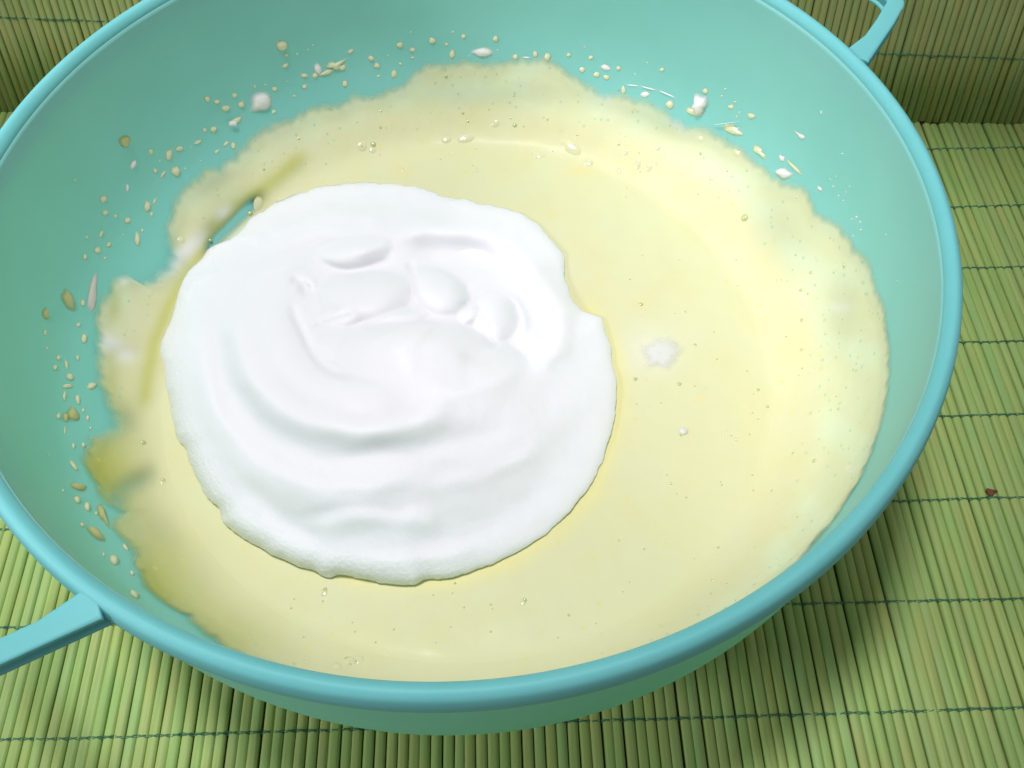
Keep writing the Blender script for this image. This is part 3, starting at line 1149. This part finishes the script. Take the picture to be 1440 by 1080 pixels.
dab("meringue_dab", 928, 497, 37, 28, 0.0004, 40, "soft white fleck of egg white on the batter right of the meringue mound", "meringue")
dab("meringue_dab", 961, 606, 8, 8, 0.0008, 42, "tiny white dot of egg white below the larger fleck on the batter", "meringue")

# ------------------------------------------------------------------ splashes on the wall
NSP = 0


def drop(px, py, rx, ry, mat, label, group=None, ang=0, hf=0.26, off=0.0, tail=None, name="batter_drop", irr=0.16):
    """a flattened bead of batter stuck to the inner wall: picture size rx, ry, own thickness hf"""
    global NSP
    NSP += 1
    X = wall_hit([(px, py)])[0]
    if np.isnan(X[0]):
        return None
    tht = math.atan2(X[1], X[0])
    n2 = wall_n(np.array([X[2]]))[0]
    nv_ = np.array([n2[0] * math.cos(tht), n2[0] * math.sin(tht), n2[1]])
    X = X + nv_ * off

    def hit(p):
        d = rays([p])[0]
        t = ((X - CAM) @ nv_) / (d @ nv_)
        return CAM + d * t
    a = math.radians(ang)
    du = hit((px + math.cos(a), py + math.sin(a))) - X
    dv = hit((px - math.sin(a), py + math.cos(a))) - X
    n, k = 24, 7
    aa = np.linspace(0, 2 * np.pi, n, endpoint=False)
    sd = NSP * 3
    wob_ = 1 + irr * 1.5 * perlin(np.cos(aa) * 0.9 + 9 + sd, np.sin(aa) * 0.9 + 9, sd) + 0.35 * irr * perlin(np.cos(aa) * 2.2 + 9 + sd, np.sin(aa) * 2.2 + 9, sd + 1)
    V = []
    size = 0.5 * (rx * np.linalg.norm(du) + ry * np.linalg.norm(dv))
    H = hf * min(rx * np.linalg.norm(du), ry * np.linalg.norm(dv)) + 0.15 * size * hf
    for j in range(k):
        t = j / (k - 1)
        zc = H * 1.15 * (1 - t ** 2) ** 1.25 - 0.00003 * t ** 4 + 0.00004
        for i in range(n):
            ux = rx * t * wob_[i] * math.cos(aa[i])
            uy = ry * t * wob_[i] * math.sin(aa[i])
            if tail:
                e = max(0, (math.cos(aa[i]) * tail[0] + math.sin(aa[i]) * tail[1]) / math.hypot(*tail)) ** 12 * t ** 2
                ux += tail[0] * e
                uy += tail[1] * e
            V.append(du * ux + dv * uy + nv_ * zc)
    V = np.array(V)
    # vertex order: j*n+i
    F = []
    for j in range(k - 1):
        for i in range(n):
            i2 = (i + 1) % n
            F.append((j * n + i, j * n + i2, (j + 1) * n + i2, (j + 1) * n + i))
    o = mesh_obj(name, V, F, mat)
    cv_ = o.data.attributes.new('cover', 'FLOAT', 'POINT')
    cv_.data.foreach_set('value', np.repeat(0.97 * smooth(1.02, 0.5, np.linspace(0, 1, k)), n).astype(np.float32))
    o.location = tuple(X)
    return tag(o, label, "egg white splash" if name == "foam_splash" else "batter drop", group)


Y, T_, Wm = M_DROP, M_TAN, M_SPLASH
# ones that stand out
drop(130, 412, 7, 40, M_DULL, "long pinkish white smear of foam standing along the left edge of the batter", ang=6, hf=.12, name="foam_splash", irr=.25)
drop(396, 64, 10, 9, Y, "round yellow batter drop sitting highest on the upper left bowl wall")
drop(367, 142, 17, 16, Wm, "biggest round white foam splash on the upper left bowl wall", tail=(-8, 8), irr=.05, name="foam_splash")
drop(331, 170, 13, 5, Y, "thin slanting yellow smear trailing below the round white foam splash", ang=-28)
drop(326, 173, 6, 5, Wm, "small white foam tip on the slanting yellow smear", off=.0008, name="foam_splash")
drop(470, 92, 13, 8, Y, "yellow star shaped batter splat above the back left edge of the smear", ang=-20, irr=.55, tail=(14, -3))
drop(447, 97, 6, 10, Wm, "white foam streak on the left side of the yellow star shaped splat", ang=-20, name="foam_splash")
drop(458, 102, 14, 4, Y, "narrow yellow arm of batter joining the white streak to the star shaped splat", ang=-14, irr=.4)
drop(175, 199, 9, 10, T_, "round tan batter drop alone on the left bowl wall")
drop(247, 241, 8, 9, Y, "plump shiny yellow batter drop near the upper left edge of the smear")
drop(237, 218, 6, 10, Y, "upright oval yellow drop just above the plump shiny one", ang=10)
drop(187, 231, 5, 9, Wm, "short white and yellow splash below the round tan drop", ang=20, name="foam_splash")
drop(179, 264, 3, 7, Wm, "thin white foam fleck on the left bowl wall", name="foam_splash")
drop(207, 290, 6, 9, Y, "pale oval drop with two small flecks beside it on the left wall")
drop(193, 336, 5, 12, Y, "long upright pale drop close to the left edge of the smear")
drop(679, 73, 17, 8, Wm, "lens shaped white foam splash above the back edge of the batter", tail=(-4, 0), name="foam_splash", irr=.08)
drop(660, 235 / 3 + 0, 1, 1, Wm, "white speck of foam beside the lens shaped splash", name="foam_splash")
drop(852, 95, 9, 5, Wm, "white curled foam splash at back right of the bowl wall", ang=20, name="foam_splash")
drop(985, 147, 13, 17, Wm, "white foam lump standing on the edge of the smear at back right", hf=.45, name="foam_splash", irr=.3)
drop(975, 157, 12, 7, Y, "yellow batter under the white foam lump at back right", ang=30, irr=.3)
drop(1032, 183, 18, 7, Y, "long slanting pale batter smear right of the white foam lump", ang=32, irr=.5)
drop(1024, 172, 9, 4, Wm, "white crest of foam on the long slanting pale smear", ang=32, off=.0008, name="foam_splash")
drop(1068, 213, 14, 6, Y, "second slanting pale smear lower on the back right wall", ang=38, irr=.4)
drop(1103, 243, 14, 9, Wm, "soft white foam patch at the right end of the splashes", ang=20, hf=.35, name="foam_splash", irr=.3)
drop(1117, 235, 20, 3, Y, "thin pale streak crossing the white foam patch on the right", ang=45)
drop(1100, 222, 6, 4, Wm, "small triangular foam fleck above the white foam patch", ang=45, name="foam_splash", irr=.4)
drop(1128, 192, 6, 4, Wm, "pale comet shaped drop with a thin tail on the right wall", ang=20, tail=(-16, -6), name="foam_splash")
drop(1057, 163, 7, 5, Y, "yellow oval drop right of the white foam lump", ang=25)
drop(95, 421, 9, 17, T_, "large tan almond shaped drip on the far left wall", ang=-22, tail=(2, 8))
drop(64, 441, 6, 10, T_, "smaller tan drip left of the almond shaped one")
drop(102, 583, 9, 12, T_, "largest tan drop in the lower left cluster", ang=-25)
drop(92, 587, 5, 8, T_, "tan drop pressed against the largest one in the lower left cluster", ang=-15)
drop(110, 685, 14, 6, T_, "flat tan drop lying sideways below the lower left cluster", ang=8)
drop(133, 750, 17, 7, T_, "long tan streak tilted down the lower left wall", ang=38, tail=(6, 0))
drop(143, 722, 6, 15, T_, "drooping tan tongue of batter on the lower left wall", ang=-18, tail=(3, 16))
drop(907, 133, 8, 5, Wm, "translucent smear of foam under the thin curved streak at back right", hf=.2, name="foam_splash")
drop(942, 147, 7, 8, Y, "pale knob of batter rising from the smear edge at back right")
drop(877, 127, 4, 8, Y, "pale stub of batter sticking up from the smear edge at back")
drop(636, 76, 5, 8, Y, "stub of batter sticking up from the smear left of the lens shaped splash")
drop(770, 80, 6, 7, Y, "stub of batter right of the lens shaped splash on the smear edge")
drop(725, 80, 5, 5, Y, "small pale bump on the smear edge right of the lens shaped splash")
drop(740, 81, 8, 1.6, Wm, "thin white line of foam on the smear edge at back", name="foam_splash", hf=.3)
drop(753, 76, 4, 6, Y, "narrow yellow bump at the end of the thin white foam line")
for (x, y, rx, ry, a) in [(890, 120, 12, 1.2, 6), (912, 124, 14, 1.2, 14), (938, 132, 16, 1.2, 24)]:
    drop(x, y, rx, ry, Wm, "thin curved streak of egg white above the smear at back right", "thin egg white streaks", ang=a, name="foam_splash", hf=.5)

LAND = [(396, 64, "highest round yellow drop"), (367, 142, "biggest round white foam splash"), (465, 95, "star shaped splat"), (175, 199, "round tan drop on the left wall"),
        (247, 241, "plump shiny yellow drop"), (207, 290, "pale oval drop with two flecks"), (193, 336, "long upright pale drop"), (679, 73, "lens shaped foam splash"),
        (852, 95, "white curled foam splash"), (985, 147, "white foam lump on the smear edge"), (1032, 183, "long slanting pale smear"), (1068, 213, "second slanting smear"),
        (1103, 243, "white foam patch on the right"), (1128, 192, "comet shaped drop"), (1057, 163, "yellow oval drop on the right"), (95, 421, "almond shaped tan drip"),
        (102, 583, "largest tan drop lower left"), (110, 685, "flat sideways tan drop"), (133, 750, "long tilted tan streak"), (143, 722, "drooping tan tongue")]


def small_label(x, y, rx, ry, a, what):
    k = min(LAND, key=lambda l: (l[0] - x) ** 2 + (l[1] - y) ** 2)
    dx, dy = x - k[0], y - k[1]
    side = ("right of" if dx > 0 else "left of") if abs(dx) > abs(dy) else ("below" if dy > 0 else "above")
    size = "pinprick" if rx * ry < 7 else ("small" if rx * ry < 20 else "medium")
    shape = "slanting" if a and max(rx, ry) > 1.4 * min(rx, ry) else ("narrow upright" if ry > 1.6 * rx else ("flat" if rx > 1.6 * ry else "round"))
    return "%s %s %s %s the %s" % (size, shape, what, side, k[2])


G1 = "small drops on the upper left wall"
for q in [(402, 77, 4, 3), (401, 92, 6, 4, -35), (418, 76, 2.2, 2), (440, 63, 1.6, 1.8), (433, 70, 1.3, 1.5), (428, 106, 7, 4, 10), (428, 122, 4, 4), (443, 106, 5, 5),
          (386, 125, 5, 4), (385, 157, 4, 4), (339, 147, 6, 6), (317, 152, 8, 5.5), (305, 143, 5.5, 4), (291, 139, 5, 5), (330, 134, 5, 4), (373, 119, 2, 1.8),
          (358, 122, 2.2, 3), (300, 182, 6, 6), (288, 183, 4, 3.6), (278, 200, 8, 3.6, -30), (252, 209, 7, 4.5, -15), (212, 213, 4, 5), (218, 240, 4, 4.5),
          (229, 245, 2.5, 8, 35), (318, 202, 6, 3, -45), (305, 213, 5, 2.6, -35), (328, 205, 4, 6), (145, 280, 6, 6), (148, 299, 5, 4.5), (162, 304, 3, 3.2),
          (179, 310, 5.5, 5), (217, 283, 2.4, 6, 25), (213, 301, 3, 4), (200, 324, 2.5, 3.5), (142, 329, 3, 7, 20), (153, 344, 4.5, 4.5), (137, 352, 6, 5.5, 35),
          (122, 334, 2.4, 3), (119, 361, 3.6, 5), (147, 363, 2.6, 2.6), (105, 253, 2.4, 2.6), (260, 237, 2.4, 1.8), (414, 135, 2.4, 2), (404, 115, 1.6, 1.4),
          (225, 226, 2, 2), (268, 207, 1.6, 1.4), (282, 226, 1.6, 1.6), (173, 330, 1.6, 1.8)]:
    a = q[4] if len(q) > 4 else 0
    drop(q[0], q[1], q[2], q[3], Y, small_label(q[0], q[1], q[2], q[3], a, "pale yellow batter drop"), G1, ang=a)
G2 = "small drops above the back edge of the smear"
for q in [(493, 72, 6, 3.5, -30), (481, 95, 7, 5, -15), (522, 82, 5.5, 5), (530, 92, 5, 5), (562, 63, 6, 5), (580, 70, 5, 4), (608, 57, 6, 5.5), (628, 62, 3.5, 3),
          (637, 45, 2.5, 2.2), (652, 51, 4.5, 4.2), (697, 54, 5, 5), (580, 81, 3, 2.4), (563, 90, 3, 2.6), (554, 104, 5, 7), (532, 107, 3, 2.6), (485, 118, 5, 6, -20),
          (800, 77, 4, 3.6), (831, 81, 4.5, 4), (839, 105, 6, 5), (853, 109, 5.5, 4.2), (870, 96, 4.5, 4.2), (819, 98, 5, 5), (931, 98, 4, 3.6), (822, 66, 1.6, 1.5),
          (578, 45, 1.6, 1.5), (545, 78, 2, 1.6), (700, 70, 1.8, 1.5), (910, 88, 1.5, 1.4), (893, 104, 1.8, 1.6)]:
    a = q[4] if len(q) > 4 else 0
    drop(q[0], q[1], q[2], q[3], Y, small_label(q[0], q[1], q[2], q[3], a, "pale batter drop"), G2, ang=a)
G3 = "small drops on the right wall"
for q in [(992, 128, 5, 5), (1028, 150, 5.5, 4), (1020, 125, 1.8, 1.6), (1015, 135, 2.4, 1.8), (1034, 143, 3, 2), (1036, 164, 2, 2), (1155, 158, 1.8, 3), (1153, 265, 5, 3, 40),
          (1185, 216, 1.6, 1.8), (1190, 270, 1.5, 1.2), (1172, 262, 2, 1.6), (1180, 275, 1.6, 1.2), (1195, 262, 1.4, 1.4), (1205, 305, 2.6, 1.8), (1210, 312, 2, 1.6),
          (1198, 308, 1.4, 1.4), (1211, 323, 2, 1.6), (1200, 332, 1.6, 1.4), (1246, 330, 1.6, 1.8), (1168, 252, 1.4, 1.2), (1176, 248, 1.2, 1.2), (1186, 282, 1.5, 1.4),
          (1262, 395, 1.6, 1.4), (1040, 158, 1.6, 2.2)]:
    a = q[4] if len(q) > 4 else 0
    drop(q[0], q[1], q[2], q[3], Wm if q[0] > 1100 else Y, small_label(q[0], q[1], q[2], q[3], a, "pale fleck"), G3, ang=a, name="batter_fleck")
G4 = "small drops on the lower left wall"
for q in [(116, 426, 4, 6), (110, 457, 4, 4), (63, 468, 3, 5), (118, 476, 5, 8), (66, 490, 2, 2.4), (82, 503, 4, 5), (109, 503, 3, 5), (77, 517, 4, 5), (93, 513, 3, 9, -15),
          (98, 530, 7, 6, 20), (94, 543, 9, 4, 0), (90, 557, 3, 9), (129, 543, 9, 6, -10), (109, 562, 4, 9, -15), (82, 585, 4, 6), (117, 577, 2.6, 4), (123, 588, 3, 5),
          (91, 605, 1.6, 7), (103, 627, 3, 5, -20), (117, 626, 3, 5, -25), (103, 655, 3.4, 11, -38), (108, 703, 5, 7, -20), (122, 713, 5, 9, -10), (160, 788, 7, 10, -35),
          (197, 797, 11, 6, 45), (188, 836, 10, 5, 40), (115, 738, 3, 5, -30), (176, 770, 3, 8, -35), (185, 806, 3, 5, -30), (145, 780, 2, 4, -30), (127, 602, 2.4, 3),
          (68, 640, 1.6, 2), (88, 690, 2, 3), (135, 722, 2.4, 4)]:
    a = q[4] if len(q) > 4 else 0
    drop(q[0], q[1], q[2], q[3], Y, small_label(q[0], q[1], q[2], q[3], a, "olive yellow drop"), G4, ang=a)

# ------------------------------------------------------------------ bubbles in the batter
# surface heights for the bubbles are looked up on the batter mesh itself
BV = V.reshape(NT, nv, 3)
from mathutils.bvhtree import BVHTree
bvh = BVHTree.FromPolygons([tuple(p) for p in V.tolist()], [tuple(f) for f in F.tolist()])


def bubble_mesh():
    n, k = 12, 6
    Vb, Fb = [], []
    for j in range(k):
        t = j / (k - 1) * math.pi / 2
        for i in range(n):
            a = 2 * math.pi * i / n
            Vb.append((math.sin(t) * math.cos(a), math.sin(t) * math.sin(a), math.cos(t) * 0.8))
    for j in range(k - 1):
        for i in range(n):
            Fb.append((j * n + i, (j + 1) * n + i, (j + 1) * n + (i + 1) % n, j * n + (i + 1) % n))
    o = mesh_obj("bubble", Vb, Fb, M_BUB)
    d = o.data
    bpy.data.objects.remove(o)
    return d


BM = bubble_mesh()
bubs = [(1047, 306, 6.5), (724, 176, 4), (525, 203, 5), (509, 206, 4), (1148, 245, 3), (1140, 383, 3), (1187, 373, 3.4), (1126, 408, 3), (1136, 413, 2), (1127, 450, 3.2),
        (1127, 492, 3), (1066, 548, 3), (1079, 572, 3), (977, 485, 3), (1179, 575, 2.6), (1177, 557, 2.4), (1145, 648, 4), (627, 107, 3), (651, 159, 2.5), (535, 179, 2.5),
        (658, 171, 2.2), (901, 428, 4), (893, 533, 4), (955, 540, 4), (738, 844, 4), (737, 848, 3), (457, 829, 4), (201, 622, 5), (229, 675, 4), (960, 608, 3), (1115, 637, 2.4),
        (930, 880, 2.5), (1000, 835, 2.5), (800, 865, 2.5), (943, 680, 2.6), (1010, 770, 2.4), (1055, 905, 2), (690, 850, 2.2), (1160, 470, 2), (1200, 520, 2), (1190, 545, 2.2),
        (1008, 505, 2), (1035, 618, 2.4), (1150, 290, 2.4), (985, 216, 2.4), (1050, 240, 2.2), (770, 168, 2), (812, 190, 2), (870, 203, 2.2), (910, 235, 2.6), (898, 232, 2.6),
        (420, 195, 2.2), (371, 238, 2.4), (352, 300, 4), (296, 338, 3), (500, 930, 3.4), (487, 926, 4), (492, 934, 3), (640, 760 + 60, 2.4), (1085, 690, 2), (870, 760, 2)]
rb = np.random.default_rng(5)
for _ in range(70):
    bubs.append((rb.uniform(880, 1235), rb.uniform(240, 860), rb.uniform(1.1, 2.0)))
for _ in range(40):
    bubs.append((rb.uniform(420, 1050), rb.uniform(100, 240), rb.uniform(1.0, 1.8)))
for _ in range(25):
    bubs.append((rb.uniform(300, 900), rb.uniform(830, 930), rb.uniform(1.2, 2.0)))
for (bx, by, br) in bubs:
    d = Vector(rays([(bx, by)])[0])
    hit = bvh.ray_cast(Vector(CAM), d.normalized())
    if hit[0] is None:
        continue
    nrm_ = hit[1] if hit[1].z > 0 else -hit[1]
    # skip those lying under the mound
    o = bpy.data.objects.new("bubble", BM)
    COL.objects.link(o)
    o.parent = batter
    dist = (hit[0] - Vector(CAM)).length
    rr = br * dist / FPX * 0.85
    o.location = hit[0] - nrm_ * rr * 0.25
    o.rotation_euler = nrm_.to_track_quat('Z', 'Y').to_euler()
    o.scale = (rr, rr, rr)


# wet swells on the batter that catch the lamps
M_WET = mat_simple("wet_batter", (0.70, 0.682, 0.415), 0.12, 0.5, None, 1.0)
BMW = BM.copy()
BMW.materials[0] = M_WET
for (bx, by, rx_, ry_, an_) in [(803, 208, 17, 7, 30), (827, 228, 8, 5, 30), (655, 195, 13, 5, -10), (628, 197, 7, 4, -15), (697, 174, 6, 4, -40), (757, 217, 10, 5, 15),
                                (896, 231, 5, 7, 0), (912, 236, 5, 5, 0), (880, 214, 4, 4, 0), (870, 240, 4, 4, 0), (669, 240, 5, 4, 0), (509, 206, 7, 6, 30), (524, 211, 5, 4, 0),
                                (492, 929, 9, 6, 20), (505, 927, 7, 6, -20), (474, 936, 6, 5, 0), (456, 833, 5, 5, 0), (736, 846, 5, 5, 0), (363, 287, 6, 9, 10), (255, 337, 5, 4, 0),
                                (962, 607, 5, 5, 0), (229, 677, 4, 4, 0), (925, 208, 4, 3, 0), (1000, 250, 4, 3, 0), (565, 238, 4, 3, 0), (985, 195, 5, 3, 30), (1036, 215, 6, 3, 35)]:
    d = Vector(rays([(bx, by)])[0])
    hit = bvh.ray_cast(Vector(CAM), d.normalized())
    if hit[0] is None:
        continue
    nrm_ = hit[1] if hit[1].z > 0 else -hit[1]
    o = bpy.data.objects.new("swell", BMW)
    COL.objects.link(o)
    o.parent = batter
    k_ = (hit[0] - Vector(CAM)).length / FPX
    rz_ = 0.34 * min(rx_, ry_ * 1.3) * k_
    o.location = hit[0] - nrm_ * rz_ * 0.15
    q_ = nrm_.to_track_quat('Z', 'Y')
    # long axis follows the direction seen in the photograph
    tgt = Vector(at([(bx + 10 * math.cos(math.radians(an_)), by + 10 * math.sin(math.radians(an_)))], hit[0].z)[0]) - hit[0]
    loc_ = q_.inverted() @ tgt
    o.rotation_euler = (q_ @ Matrix.Rotation(math.atan2(loc_.y, loc_.x), 3, 'Z').to_quaternion()).to_euler()
    o.scale = (rx_ * k_, ry_ * k_ * 1.2, rz_)

# ------------------------------------------------------------------ crumbs on the mat
def crumb(px, py, rx, ry, mat, label, seed):
    c = at([(px, py)], 0.0012)[0]
    k = np.linalg.norm(c - CAM) / FPX
    n, m_ = 12, 6
    Vc = []
    for j in range(m_):
        t = j / (m_ - 1) * math.pi
        for i in range(n):
            a = 2 * math.pi * i / n
            wv_ = 1 + 0.3 * math.sin(3 * a + seed)
            Vc.append((rx * k * math.sin(t) * math.cos(a) * wv_, ry * k * math.sin(t) * math.sin(a) * wv_, 0.0004 * math.cos(t)))
    o = mesh_obj("crumb", Vc, grid_faces(m_, n), mat)
    # close the seam
    o.location = (c[0], c[1], 0.0013)
    return tag(o, label, "crumb")


crumb(1394, 692, 7, 5, M_CRUMB, "small reddish brown crumb on the flat mat right of the bowl", 1)
crumb(1235, 178, 2.5, 2, M_WHITE, "tiny white crumb at the foot of the leaning mat", 2)
